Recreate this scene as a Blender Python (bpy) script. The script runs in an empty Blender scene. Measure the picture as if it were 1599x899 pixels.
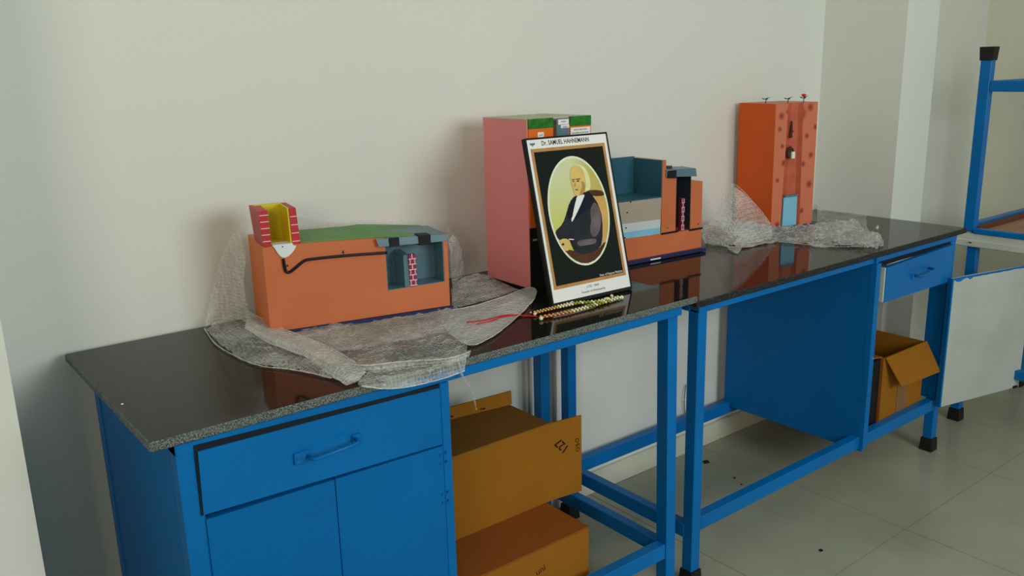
import bpy, bmesh, math, random
from mathutils import Vector, Matrix, noise
random.seed(4)
C = bpy.context.scene.collection
scene = bpy.context.scene
# ---------------- camera ----------------
R = [[0.784708, -0.619382, -0.024474], [0.170255, 0.177399, 0.9693], [0.596025, 0.764785, -0.244659]]
cam_d = bpy.data.cameras.new('camera'); cam = bpy.data.objects.new('camera', cam_d); C.objects.link(cam)
cam_d.lens = 1345.870 / 1599 * 36; cam_d.sensor_width = 36; cam_d.clip_start = .02
r_, u_, d_ = R
cam.matrix_world = Matrix(((r_[0], u_[0], -d_[0], (-0.32940,-1.39512,1.45766)[0]), (r_[1], u_[1], -d_[1], (-0.32940,-1.39512,1.45766)[1]),
                           (r_[2], u_[2], -d_[2], (-0.32940,-1.39512,1.45766)[2]), (0, 0, 0, 1)))
scene.camera = cam
# ---------------- light ----------------
w = bpy.data.worlds.new('world'); scene.world = w; w.use_nodes = True
w.node_tree.nodes['Background'].inputs[0].default_value = (1.0, .95, .83, 1)
w.node_tree.nodes['Background'].inputs[1].default_value = .15
def area(name, loc, target, sx, sy, power, col):
    l = bpy.data.lights.new(name, 'AREA'); l.shape = 'RECTANGLE'; l.size = sx; l.size_y = sy; l.energy = power; l.color = col
    o = bpy.data.objects.new(name, l); C.objects.link(o); o.location = loc
    o.rotation_euler = (Vector(target) - Vector(loc)).to_track_quat('-Z', 'Y').to_euler(); return o
area('window_daylight', (1.6, -3.3, 1.9), (1.3, .6, 1.15), 1.6, 1.3, 54, (.93, 1.0, .99))
area('far_window_daylight', (-2.4, -3.2, 2.1), (.8, .6, 1.0), 1.3, 1.1, 40, (1.0, .90, .72))
scene.view_settings.view_transform = 'Standard'; scene.view_settings.look = 'None'
scene.view_settings.gamma = 1; scene.view_settings.exposure = 0.0; scene.view_settings.use_curve_mapping = False

# ---------------- materials ----------------
def lin(c): return tuple(((v/255)/12.92 if v/255 < .04045 else ((v/255+.055)/1.055)**2.4) for v in c)
def alb(c, k=.66): return tuple(min(.92, v/k) for v in lin(c))
def mat(name, col, rough=.5, var=0, scale=6, bump=0, bscale=80, metal=0, spec=.28, col2=None, thr=None):
    m = bpy.data.materials.new(name); m.use_nodes = True; nt = m.node_tree; b = nt.nodes['Principled BSDF']
    b.inputs['Base Color'].default_value = (*col, 1); b.inputs['Roughness'].default_value = rough
    b.inputs['Metallic'].default_value = metal; b.inputs['Specular IOR Level'].default_value = spec
    tc = nt.nodes.new('ShaderNodeTexCoord')
    if var or col2:
        n = nt.nodes.new('ShaderNodeTexNoise'); n.inputs['Scale'].default_value = scale; n.inputs['Detail'].default_value = 5
        nt.links.new(tc.outputs['Object'], n.inputs['Vector'])
        r = nt.nodes.new('ShaderNodeValToRGB'); a, c2 = r.color_ramp.elements
        if thr: a.position, c2.position = thr
        else: a.position, c2.position = .3, .7
        a.color = (*[v*(1-var) for v in col], 1); c2.color = (*(col2 or [min(1, v*(1+var)) for v in col]), 1)
        nt.links.new(n.outputs['Fac'], r.inputs['Fac']); nt.links.new(r.outputs['Color'], b.inputs['Base Color'])
    if bump:
        n2 = nt.nodes.new('ShaderNodeTexNoise'); n2.inputs['Scale'].default_value = bscale; n2.inputs['Detail'].default_value = 4
        nt.links.new(tc.outputs['Object'], n2.inputs['Vector'])
        bp = nt.nodes.new('ShaderNodeBump'); bp.inputs['Strength'].default_value = bump; bp.inputs['Distance'].default_value = .01
        nt.links.new(n2.outputs['Fac'], bp.inputs['Height']); nt.links.new(bp.outputs['Normal'], b.inputs['Normal'])
    return m
M = {}
M['wall'] = mat('wall_paint', (.775, .80, .75), .55, .015, 2, .04, 30, spec=.25)
M['wall_end'] = mat('wall_paint_end', (.76, .75, .62), .55, .015, 2, .04, 30, spec=.25)
M['skirt'] = mat('skirting_tile', (.66, .66, .55), .4, .06, 5)
M['floor'] = mat('floor_tile', (.37, .38, .285), .22, .13, 2.2, .01, 40)
M['grout'] = mat('grout', (.24, .24, .175), .8)
M['blue'] = mat('blue_enamel', (.0005, .152, .47), .33, .10, 5, .03, 25, spec=.18)
M['blue2'] = mat('blue_enamel_panel', (.0005, .138, .43), .38, .06, 3, .02, 20, spec=.15)
M['rubber'] = mat('black_rubber', (.012, .012, .012), .6)
M['door_white'] = mat('door_white_primer', (.50, .53, .50), .5, .08, 6)
M['white_metal'] = mat('white_primer', (.56, .60, .54), .45, .06, 7)
M['dark'] = mat('gap_shade', (.006, .012, .02), .8)  # near-black colour standing in for shade in the desk openings
M['steel'] = mat('worn_steel', (.4, .45, .48), .4, .2, 20, metal=.6)
M['orange'] = mat('orange_clay_paint', alb((172, 95, 60)), .42, .06, 5, .04, 20)
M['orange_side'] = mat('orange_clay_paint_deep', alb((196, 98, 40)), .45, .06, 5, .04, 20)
M['pink'] = mat('pink_paint', (.92, .29, .31), .5, .04, 4, .03, 20)
M['red'] = mat('red_paint', alb((158, 42, 48)), .45, .08, 12, .05, 60)
M['redside'] = mat('dull_red_paint', alb((160, 62, 62)), .45, .08, 12, .05, 60)
M['yellow'] = mat('yellow_paint', alb((186, 174, 32)), .35, .04, 10, .04, 40)
M['green'] = mat('green_paint', alb((84, 122, 68)), .55, .12, 12, .2, 60)
M['grass'] = mat('grass_green_paint', alb((28, 98, 22)), .5, .35, 60, .2, 120)
M['bluegrey'] = mat('blue_grey_paint', alb((76, 104, 116)), .35, .10, 9, .04, 40)
M['teal'] = mat('teal_paint', alb((40, 80, 96)), .4, .08, 9, .04, 40)
M['slate'] = mat('dark_slate_paint', alb((40, 48, 56)), .45, .1, 9)
M['black'] = mat('black_gloss_paint', (.008, .008, .009), .3)
M['blackmatt'] = mat('black_matt_paint', (.008, .008, .009), .6)
M['navy'] = mat('navy_base_board', alb((34, 38, 74)), .45, .1, 8)
M['paper'] = mat('white_paper', alb((205, 212, 205)), .5)
M['whitepaint'] = mat('white_paint', alb((190, 198, 200)), .5, .05, 10)
M['palepink'] = mat('pale_brick_joint', alb((225, 165, 175)), .5)
M['brick'] = mat('crimson_brick_paint', alb((120, 35, 62)), .5)
M['beige'] = mat('grey_beige_paint', alb((146, 136, 122)), .5, .05, 10)
M['pale'] = mat('pale_grey_paint', alb((168, 178, 178)), .5, .05, 10)
M['sky'] = mat('light_blue_paint', alb((110, 165, 190)), .4, .08, 10)
M['brightorange'] = mat('bright_orange_paint', (.82, .11, .003), .42, .05, 4, .03, 20)
M['labelorange'] = mat('label_orange_paint', alb((196, 92, 18)), .45, .05, 8)
M['topgrey'] = mat('beige_top_paint', alb((165, 160, 140)), .6)
M['card'] = mat('cardboard', (.33, .135, .014), .8, .07, 5, .03, 60, spec=.06)
M['cardin'] = mat('cardboard_inside', (.26, .12, .025), .85, .08, 5, spec=.06)
M['carddark'] = mat('cardboard_redder', (.32, .10, .02), .8, .08, 5, spec=.06)
M['tape'] = mat('brown_tape', (.26, .13, .055), .5, .06, 5)
M['ink'] = mat('black_ink', (.015, .012, .012), .6)
M['wood'] = mat('plywood', (.42, .24, .13), .6, .15, 8, spec=.3)
M['woodred'] = mat('red_brown_stain', (.14, .045, .025), .6, .1, 8)
M['gold'] = mat('golden_border_print', alb((160, 120, 72)), .3, .12, 30)
M['print_black'] = mat('black_print', (.012, .016, .015), .12)
M['print_white'] = mat('white_print', alb((205, 215, 205)), .15)
M['cream'] = mat('cream_print', alb((196, 206, 182)), .15)
M['skin'] = mat('skin_print', alb((188, 164, 100)), .15, .08, 30)
M['skin2'] = mat('skin_shade_print', alb((158, 122, 70)), .15)
M['hair'] = mat('white_hair_print', alb((196, 194, 145)), .15, .05, 60)
M['coat'] = mat('dark_coat_print', alb((34, 38, 44)), .15, .2, 30)
M['lapel'] = mat('navy_lapel_print', alb((20, 26, 38)), .15)
M['sleeve'] = mat('grey_sleeve_print', alb((88, 78, 82)), .15, .35, 25)
M['chairp'] = mat('tan_chair_print', alb((180, 142, 84)), .15, .1, 30)
M['chaird'] = mat('brown_chair_print', alb((70, 45, 32)), .15, .2, 30)
M['pearl'] = mat('ivory_bead', alb((225, 215, 170)), .25)
M['goldbead'] = mat('gold_bead', (.75, .48, .20), .25, metal=.6)
M['beadred'] = mat('orange_red_thread', alb((170, 60, 20)), .5)
M['beadgreen'] = mat('green_bead', alb((120, 150, 40)), .3)
M['ribbon'] = mat('red_ribbon', alb((176, 22, 34)), .4)
M['leaf'] = mat('plastic_leaf', alb((30, 60, 30)), .5)
M['flower'] = mat('red_flower', alb((200, 35, 20)), .5)
M['cream_can'] = mat('cream_tin', alb((225, 215, 195)), .3)
M['cave'] = mat('dark_hollow', alb((70, 45, 35)), .8, .4, 40)

def granite():
    m = bpy.data.materials.new('black_granite'); m.use_nodes = True; nt = m.node_tree; b = nt.nodes['Principled BSDF']
    tc = nt.nodes.new('ShaderNodeTexCoord'); n = nt.nodes.new('ShaderNodeTexNoise'); n.inputs['Scale'].default_value = 260; n.inputs['Detail'].default_value = 3
    r = nt.nodes.new('ShaderNodeValToRGB'); r.color_ramp.elements[0].position = .5; r.color_ramp.elements[1].position = .78
    r.color_ramp.elements[0].color = (.010, .009, .008, 1); r.color_ramp.elements[1].color = (.045, .043, .04, 1)
    nt.links.new(tc.outputs['Object'], n.inputs['Vector']); nt.links.new(n.outputs['Fac'], r.inputs['Fac'])
    nt.links.new(r.outputs['Color'], b.inputs['Base Color']); b.inputs['Roughness'].default_value = .06; b.inputs['IOR'].default_value = 1.27
    return m
M['granite'] = granite()
M['granite_edge'] = mat('rough_granite_edge', (.05, .06, .058), .6, .3, 420, .4, 300, col2=(.26, .31, .30), thr=(.40, .66))
M['granite_edge2'] = mat('dark_granite_edge', (.02, .024, .026), .45, .4, 120, .2, 150, col2=(.06, .07, .075), thr=(.5, .75))

def wrap_mat(name, amin, amax):
    m = bpy.data.materials.new(name); m.use_nodes = True; nt = m.node_tree; N = nt.nodes; b = N['Principled BSDF']
    b.inputs['Base Color'].default_value = (.86, .89, .87, 1); b.inputs['Roughness'].default_value = .13
    b.inputs['Specular IOR Level'].default_value = .8
    tc = N.new('ShaderNodeTexCoord'); v = N.new('ShaderNodeTexVoronoi'); v.inputs['Scale'].default_value = 125; v.inputs['Randomness'].default_value = .3
    nt.links.new(tc.outputs['Object'], v.inputs['Vector'])
    n = N.new('ShaderNodeTexNoise'); n.inputs['Scale'].default_value = 9; n.inputs['Detail'].default_value = 2
    nt.links.new(tc.outputs['Object'], n.inputs['Vector'])
    bp = N.new('ShaderNodeBump'); bp.inputs['Strength'].default_value = 1.0; bp.inputs['Distance'].default_value = .004
    nt.links.new(v.outputs['Distance'], bp.inputs['Height'])
    n3 = N.new('ShaderNodeTexNoise'); n3.inputs['Scale'].default_value = 38; n3.inputs['Detail'].default_value = 3; n3.inputs['Distortion'].default_value = .8
    nt.links.new(tc.outputs['Object'], n3.inputs['Vector'])
    bp2 = N.new('ShaderNodeBump'); bp2.inputs['Strength'].default_value = .7; bp2.inputs['Distance'].default_value = .008
    nt.links.new(n3.outputs['Fac'], bp2.inputs['Height']); nt.links.new(bp.outputs['Normal'], bp2.inputs['Normal']); nt.links.new(bp2.outputs['Normal'], b.inputs['Normal'])
    # the film is clearer on each bubble's crown, milky at its rim
    mu = N.new('ShaderNodeMath'); mu.operation = 'MULTIPLY_ADD'; mu.inputs[1].default_value = .7
    nt.links.new(v.outputs['Distance'], mu.inputs[0]); nt.links.new(n.outputs['Fac'], mu.inputs[2])
    mr = N.new('ShaderNodeMapRange'); mr.inputs['From Min'].default_value = .45; mr.inputs['From Max'].default_value = 1.05
    mr.inputs['To Min'].default_value = amin; mr.inputs['To Max'].default_value = amax
    nt.links.new(mu.outputs[0], mr.inputs['Value']); nt.links.new(mr.outputs[0], b.inputs['Alpha'])
    return m
M['wrap'] = wrap_mat('bubble_film', .12, .50)
M['wrap_thick'] = wrap_mat('bubble_film_folded', .42, .72)
M['wrap_thin'] = wrap_mat('bubble_film_single', .05, .26)
M['wrap2'] = wrap_mat('bubble_film_crumpled', .18, .55)

# ---------------- builders ----------------
def chaikin(p, n=2, closed=True):
    for _ in range(n):
        q = []; L = len(p)
        for i in range(L if closed else L-1):
            a, b = p[i], p[(i+1) % L]
            q += [tuple(x*.75+y*.25 for x, y in zip(a, b)), tuple(x*.25+y*.75 for x, y in zip(a, b))]
        if not closed: q = [p[0]]+q+[p[-1]]
        p = q
    return p
class MB:
    def __init__(s): s.v = []; s.f = []; s.mi = []; s.sm = []
    def add(s, v, f, mi=0, smooth=False):
        o = len(s.v); s.v += [tuple(x) for x in v]; s.f += [tuple(i+o for i in q) for q in f]; s.mi += [mi]*len(f); s.sm += [smooth]*len(f); return s
    def box(s, x0, x1, y0, y1, z0, z1, mi=0, bev=0):
        bm = bmesh.new(); vs = [bm.verts.new((x, y, z)) for x in (x0, x1) for y in (y0, y1) for z in (z0, z1)]
        for q in ((0,1,3,2),(4,6,7,5),(0,4,5,1),(2,3,7,6),(0,2,6,4),(1,5,7,3)): bm.faces.new([vs[i] for i in q])
        if bev: bmesh.ops.bevel(bm, geom=bm.edges[:], offset=bev, segments=1, affect='EDGES')
        bm.verts.index_update()
        s.add([v.co[:] for v in bm.verts], [[v.index for v in f.verts] for f in bm.faces], mi); bm.free(); return s
    def hexa(s, P, mi=0):   # 4 bottom pts, 4 top pts, same order (ccw from above)
        return s.add(P, [(3,2,1,0),(4,5,6,7),(0,1,5,4),(1,2,6,5),(2,3,7,6),(3,0,4,7)], mi)
    def prism(s, poly, y0, y1, mi=0, ax='y'):   # poly in (x,z) extruded in y ; or (x,y) extruded in z
        n = len(poly)
        if ax == 'y': v = [(a, y0, b) for a, b in poly]+[(a, y1, b) for a, b in poly]
        elif ax == 'z': v = [(a, b, y0) for a, b in poly]+[(a, b, y1) for a, b in poly]
        else: v = [(y0, a, b) for a, b in poly]+[(y1, a, b) for a, b in poly]
        f = [tuple(range(n))[::-1], tuple(range(n, 2*n))]+[(i, (i+1) % n, (i+1) % n+n, i+n) for i in range(n)]
        return s.add(v, f, mi)
    def tube(s, pts, r, n=8, mi=0, flat=1):
        pts = [Vector(p) for p in pts]; v = []; f = []; up = Vector((0, 0, 1))
        for i, p in enumerate(pts):
            t = (pts[min(i+1, len(pts)-1)]-pts[max(i-1, 0)]).normalized()
            a = t.cross(up)
            if a.length < 1e-3: a = t.cross(Vector((0, 1, 0)))
            a.normalize(); b = a.cross(t); rr = r[i] if isinstance(r, (list, tuple)) else r
            v += [(p+(a*math.cos(6.28318*k/n)+b*math.sin(6.28318*k/n)*flat)*rr)[:] for k in range(n)]
        for i in range(len(pts)-1):
            f += [(i*n+k, i*n+(k+1) % n, (i+1)*n+(k+1) % n, (i+1)*n+k) for k in range(n)]
        f += [tuple(range(n))[::-1], tuple(range((len(pts)-1)*n, len(pts)*n))]
        return s.add(v, f, mi, True)
    def ball(s, c, r, mi=0, sz=1):
        bm = bmesh.new(); bmesh.ops.create_icosphere(bm, subdivisions=1 if r < .006 else 2, radius=r); bm.verts.index_update()
        s.add([(v.co.x+c[0], v.co.y+c[1], v.co.z*sz+c[2]) for v in bm.verts], [[v.index for v in q.verts] for q in bm.faces], mi, True); bm.free(); return s
    def cyl(s, c, r, h, n=16, mi=0, r2=None, axis='z'):
        r2 = r if r2 is None else r2; v = []
        for k, (rr, hh) in enumerate(((r, 0), (r2, h))):
            for i in range(n):
                a = 6.28318*i/n; p = (rr*math.cos(a), rr*math.sin(a), hh)
                if axis == 'y': p = (p[0], p[2], p[1])
                v.append((c[0]+p[0], c[1]+p[1], c[2]+p[2]))
        return s.add(v, [tuple(range(n))[::-1], tuple(range(n, 2*n))]+[(i, (i+1) % n, (i+1) % n+n, i+n) for i in range(n)], mi, False)
    def build(s, name, m, parent=None, world=None):
        me = bpy.data.meshes.new(name); vv = s.v
        root = world
        if root is not None:
            inv = root.matrix_basis.inverted(); vv = [(inv @ Vector(p))[:] for p in vv]
        me.from_pydata(vv, [], s.f)
        for k in (m if isinstance(m, (list, tuple)) else [m]): me.materials.append(M[k])
        me.polygons.foreach_set('material_index', s.mi); me.polygons.foreach_set('use_smooth', s.sm)
        me.update(); bm = bmesh.new(); bm.from_mesh(me); bmesh.ops.recalc_face_normals(bm, faces=bm.faces[:]); bm.to_mesh(me); bm.free()
        o = bpy.data.objects.new(name, me); C.objects.link(o); o.parent = parent; return o
def tag(o, label=None, cat=None, group=None, kind=None):
    if label: o['label'] = label
    if cat: o['category'] = cat
    if group: o['group'] = group
    if kind: o['kind'] = kind
    return o
def thing(name, label, cat, loc=(0,0,0), rz=0, group=None):
    o = bpy.data.objects.new(name, None); C.objects.link(o); o.empty_display_size = .05
    o.matrix_basis = Matrix.Translation(loc) @ Matrix.Rotation(rz, 4, 'Z'); return tag(o, label, cat, group)
def text_mb(s, size, mtx, depth=.0003, stretch=1.0, bold=0):
    cu = bpy.data.curves.new('lettering', 'FONT'); cu.body = s; cu.size = size; cu.extrude = depth; cu.align_x = 'CENTER'; cu.resolution_u = 2
    cu.offset = bold
    o = bpy.data.objects.new('lettering', cu); me = bpy.data.meshes.new_from_object(o)
    mb = MB(); mb.add([(mtx @ Vector((v.co.x*stretch, v.co.y, v.co.z)))[:] for v in me.vertices], [tuple(p.vertices) for p in me.polygons])
    bpy.data.objects.remove(o); bpy.data.curves.remove(cu); bpy.data.meshes.remove(me); return mb
def front(x, z, y=-.0006, rot=0):   # text frame standing on a face that looks toward -y
    return Matrix.Translation((x, y, z)) @ Matrix.Rotation(math.pi/2, 4, 'X') @ Matrix.Rotation(rot, 4, 'Z')

# ---------------- room ----------------
WY = .645
def structure(name, mb, m, parent=None):
    o = mb.build(name, m, parent)
    if parent is None: o['kind'] = 'structure'
    return o
structure('wall_back', MB().box(-2.6, 4.45, WY, WY+.12, 0, 3.0), 'wall')
structure('wall_right', MB().box(4.29, 4.41, -4.4, WY, 0, 3.0), 'wall_end')
structure('ceiling', MB().box(-2.6, 4.45, -4.4, WY+.12, 3.0, 3.1), 'wall')
structure('trim_1', MB().box(2.87, 3.108, .305, WY, 0, 3.0), 'wall')                       # projecting column beyond the desks
structure('trim_2', MB().box(-.42, -.142, .305, WY, 0, 3.0), 'wall')                    # projecting column at the left
structure('baseboard_back', MB().box(-.142, 2.87, WY-.014, WY, 0, .08, bev=.002), 'skirt')
structure('baseboard_right', MB().box(4.276, 4.29, -4.4, WY, 0, .08, bev=.002), 'skirt')
structure('trim_3', MB().tube([(1.322, WY-.006, .08), (1.322, WY-.006, .86)], .006), 'white_metal')   # thin conduits on the wall
structure('trim_4', MB().tube([(1.425, WY-.006, .08), (1.425, WY-.006, .86)], .006), 'white_metal')
fl = structure('floor', MB().box(-2.6, 4.45, -4.4, WY+.12, -.05, -.0015), 'grout')
ts = .5975; tile_me = None
for i in range(-1, 5):
    for j in range(-4, 1):
        x0 = 2.178-.6*3+.6*i; y0 = .402+.6*j+.001
        y1 = min(y0+ts, WY); x0 = x0+.001
        MB().box(x0, x0+ts, y0, y1, -.012, 0).build('tile', 'floor', fl)
rest = MB()
for i in range(-5, 8):
    for j in range(-8, 1):
        if -1 <= i < 5 and -4 <= j < 1: continue
        x0 = 2.178-.6*3+.6*i+.001; y0 = .402+.6*j+.001
        rest.box(x0, min(x0+ts, 4.29), y0, min(y0+ts, WY), -.012, 0) if x0 < 4.29 else None
rest.build('floor_tiles', 'floor', fl)['kind'] = 'stuff'
for k, (p, r) in enumerate((((2.0860,0.5320,0.0000), .016), ((2.0590,0.3800,0.0000), .006), ((2.0370,0.3330,0.0000), .005), ((1.8650,-0.0960,0.0000), .008))):
    st = MB(); pts = [(p[0]+r*(1.3 if a % 2 else .8)*math.cos(a*.7), p[1]+r*.8*math.sin(a*.7)) for a in range(9)]
    st.prism(pts, 0.0002, .0012, ax='z'); o = st.build('floor_grime', 'blackmatt', fl)

# ---------------- desks ----------------
def bar(mb, x0, x1, y0, y1, z0, z1): return mb.box(x0, x1, y0, y1, z0, z1, bev=.002)
def foot(parent, x0, x1, y0, y1, z0=0, up=True, world=None):
    a, b = (.006, .003) if up else (.003, .006)
    h = .05
    mb = MB(); P = lambda e, z: [(x0-e, y0-e, z), (x1+e, y0-e, z), (x1+e, y1+e, z), (x0-e, y1+e, z)]
    mb.hexa(P(a, z0)+P(b, z0+h)); return mb.build('rubber_foot', 'rubber', parent, world)
def slab(root, x0, x1, y0, y1, z0, z1, edge):
    mb = MB().box(x0, x1, y0, y1, z0, z1, bev=.003)
    o = mb.build('granite_top', ['granite', edge], root, root); o['label'] = 'black polished granite top'
    for p in o.data.polygons:
        if abs(p.normal.z) < .9: p.material_index = 1
    return o
# near desk
A = thing('laboratory_desk', 'near blue steel desk with closed drawer and doors under a black granite top', 'desk', (.68, .31, 0))
slab(A, 0, 1.364, 0, .62, .865, .883, 'granite_edge')
ml = MB()
for (x0, y0, sh) in ((.04, .005, 0), (1.273, .02, .014), (.04, .545, 0), (1.287, .545, 0)):
    lg = MB().hexa([(x0+sh, y0, .05), (x0+.036+sh, y0, .05), (x0+.036+sh, y0+.036, .05), (x0+sh, y0+.036, .05),
                    (x0, y0, .864), (x0+.036, y0, .864), (x0+.036, y0+.036, .864), (x0, y0+.036, .864)]).build('leg', 'blue', A, A)
    foot(lg, x0+sh, x0+sh+.036, y0, y0+.036, world=A)
bar(MB(), .04, 1.309, .004, .05, .843, .865).build('front_rail', 'blue', A, A)
bar(MB(), .04, 1.32, .551, .581, .842, .865).build('back_rail', 'blue', A, A)
bar(MB(), 1.28, 1.31, .05, .551, .842, .865).build('side_rail', 'blue', A, A)
bar(MB(), .59, 1.285, .022, .054, .148, .192).build('front_rail', 'blue', A, A)
bar(MB(), .59, 1.29, .549, .581, .148, .192).build('back_rail', 'blue', A, A)
bar(MB(), 1.283, 1.313, .054, .549, .148, .190).build('side_rail', 'blue', A, A)
MB().box(.042, .060, .05, .56, .12, .862).build('side_panel', 'blue2', A, A)
MB().box(.573, .591, .025, .56, .12, .862).build('side_panel', 'blue2', A, A)
MB().box(.060, .573, .545, .56, .12, .862).build('back_panel', 'blue2', A, A)
MB().box(.060, .573, .05, .56, .12, .135).build('bottom_panel', 'blue2', A, A)
MB().box(.066, .578, .030, .036, .135, .855).build('inner_shade_panel', 'dark', A, A)
bar(MB(), .568, .591, .004, .03, .12, .842).build('right_stile', 'blue', A, A)
dr = MB().hexa([(.073, .002, .727), (.566, .002, .711), (.566, .018, .711), (.073, .018, .727),
               (.075, -.002, .846), (.566, .002, .836), (.566, .018, .836), (.075, .018, .846)]).build('drawer', 'blue', A, A)
hd = MB(); hd.tube([(.268, -.0, .779), (.270, -.022, .779), (.276, -.026, .779), (.356, -.026, .784), (.364, -.022, .785), (.366, 0, .785)], .0036, 8)
hd.box(.243, .272, -.004, .002, .768, .790, bev=.001).box(.362, .378, -.004, .002, .776, .792, bev=.001)
h = hd.build('handle', 'blue', dr, A)
[MB().cyl((x, -.0055, z), .0022, .002, 8, axis='y').build('screw', 'blue2', dr, A) for x, z in ((.249, .779), (.256, .779), (.372, .784))]
for x0, x1, zt0, zt1 in ((.076, .3195, .7175, .713), (.3215, .566, .713, .7075)):
    MB().hexa([(x0, .001, .13), (x1, .001, .13), (x1, .017, .13), (x0, .017, .13), (x0, .001, zt0), (x1, .001, zt1), (x1, .017, zt1), (x0, .017, zt0)]).build('door', 'blue2', A, A)
for z in (.69, .67, .60, .58):
    for x in (.560, .575): MB().cyl((x, -.0015, z), .0026, .004, 8, axis='y').build('rivet', 'blue', A, A)
MB().prism([(.0705, .857), (.565, .8425), (.565, .835), (.0745, .846), (.0725, .727), (.0695, .727)], .0015, .010).build('drawer_gap_shade', 'dark', A, A)  # solid dark strip, painted shade along the drawer's top and left

# far desk
B = thing('laboratory_desk', 'far blue steel desk with open cupboard and panel beside a column, black granite top', 'desk', (2.12, .32, 0))
slab(B, 1.376, 2.868, .011, .632, .845, .864, 'granite_edge2')
for (x0, y0) in ((1.405, .03), (2.795, .03), (1.400, .545), (2.795, .575)):
    lg = MB(); bar(lg, x0, x0+.036, y0, y0+.036, .05, .83); lg = lg.build('leg', 'blue', B, B); foot(lg, x0, x0+.036, y0, y0+.036, world=B)
bar(MB(), 1.405, 2.831, .028, .06, .822, .845).build('front_rail', 'blue', B, B)
bar(MB(), 1.40, 2.831, .58, .611, .822, .845).build('back_rail', 'blue', B, B)
bar(MB(), 1.403, 1.436, .06, .58, .822, .845).build('side_rail', 'blue', B, B)
bar(MB(), 1.441, 2.795, .030, .062, .172, .215).build('front_rail', 'blue', B, B)
bar(MB(), 1.436, 2.795, .575, .608, .135, .180).build('back_rail', 'blue', B, B)
bar(MB(), 1.403, 1.435, .06, .575, .150, .192).build('side_rail', 'blue', B, B)
MB().box(2.268, 2.284, .020, .60, .165, .845).build('side_panel', 'blue2', B, B)
MB().box(2.2675, 2.294, .016, .036, .175, .822).build('left_stile', 'blue', B, B)
MB().box(2.792, 2.806, .040, .092, .215, .822).build('hinge_stile', 'blue2', B, B)
MB().box(2.284, 2.795, .05, .575, .180, .194).build('shelf', 'carddark', B, B)
MB().box(2.296, 2.795, .034, .042, .805, .822).build('drawer_gap_shade', 'dark', B, B)  # dark strip in place of the shade above the drawer
dr = MB().hexa([(2.310, .006, .688), (2.795, .020, .675), (2.795, .034, .675), (2.310, .022, .688),
                (2.312, .006, .805), (2.795, .020, .812), (2.795, .034, .812), (2.312, .022, .805)]).build('drawer', 'blue', B, B)
MB().box(2.303, 2.310, .008, .20, .690, .805).build('drawer_side', 'white_metal', dr, B)
hd = MB(); hd.tube([(2.50, .012, .748), (2.505, -.012, .748), (2.515, -.018, .749), (2.60, -.012, .754), (2.608, -.004, .755), (2.61, .014, .755)], .0045, 8)
hd.box(2.487, 2.507, .006, .013, .736, .752, bev=.001).build('handle', 'blue', dr, B)
MB().cyl((2.2825, .012, .50), .004, .01, 8, axis='y').build('door_catch', 'steel', B, B)
# its door swung wide open, unpainted inside toward us
D0 = Matrix.Translation((2.773, -.004, 0)) @ Matrix.Rotation(-.22, 4, 'Z')
def xf(mb, mtx): mb.v = [(mtx @ Vector(p))[:] for p in mb.v]; return mb
xf(MB().box(0, .441, 0, .016, .199, .692, bev=.001), D0).build('door', 'door_white', B, B)['label'] = 'open cupboard door, white inside face'
dp = MB(); n = 26; prev = 0
pts = [(0, .694), (.441, .694)]
xs = [i/n*.441 for i in range(n, -1, -1)]
pts += [(x, .6885-.003*random.random()-(.016 if int(x*60) in (1, 2, 5) else 0)*random.random()) for x in xs]
xf(dp.prism(pts, -.0008, .0), D0).build('paint_drips', 'blue', B, B)
xf(MB().box(.404, .428, -.004, 0, .198, .208), D0).build('latch', 'black', B, B)
xf(MB().box(0, .441, .016, .0175, .199, .692), D0).build('outer_skin', 'blue2', B, B)
xf(MB().box(-.008, .0, .001, .02, .199, .692), D0).build('hinge', 'blue2', B, B)

# upright frame beyond the far desk, and the upside-down one on it
Dn = thing('steel_desk_frame', 'upright blue desk frame with white apron, standing behind the open white door', 'desk', (3.47, -.55, 0))
for (x0, y0) in ((3.165, .10), (3.165, -1.19), (3.76, .10), (3.76, -1.19)):
    lg = MB(); bar(lg, x0, x0+.036, y0, y0+.036, .05, .79); lg = lg.build('leg', 'blue', Dn, Dn); foot(lg, x0, x0+.036, y0, y0+.036, world=Dn)
ap = MB(); ap.box(3.148, 3.165, -1.2, .19, .738, .766, bev=.003).box(3.153, 3.165, -1.2, .19, .762, .792, bev=.002)
ap.build('apron', 'white_metal', Dn, Dn)['label'] = 'white painted apron rail'
MB().cyl((3.1475, .118, .754), .006, .003, 10).build('bolt_hole', 'blackmatt', Dn, Dn)
for y0 in (.10, -1.19): bar(MB(), 3.2, 3.76, y0, y0+.03, .75, .79).build('cross_rail', 'blue', Dn, Dn)
bar(MB(), 3.766, 3.796, -1.16, .10, .75, .79).build('side_rail', 'blue', Dn, Dn)
bar(MB(), 3.168, 3.198, -1.16, .10, .235, .272).build('side_rail', 'blue', Dn, Dn)
Cn = thing('steel_desk_frame', 'upside-down blue desk frame with black-capped legs in the air, stacked on another frame', 'desk', (3.47, -.55, .792))
for (x0, y0) in ((3.150, .112), (3.150, -1.19), (3.76, .112), (3.76, -1.19)):
    lg = MB(); bar(lg, x0, x0+.036, y0, y0+.040, .80, 1.455); lg = lg.build('leg', 'blue', Cn, Cn); foot(lg, x0, x0+.036, y0, y0+.04, 1.45, False, Cn)
bar(MB(), 3.146, 3.178, -1.19, .112, .792, .812).build('side_rail', 'blue', Cn, Cn)
bar(MB(), 3.764, 3.796, -1.19, .112, .792, .812).build('side_rail', 'blue', Cn, Cn)
bar(MB(), 3.178, 3.764, .122, .152, .792, .826).build('cross_rail', 'blue', Cn, Cn)
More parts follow.
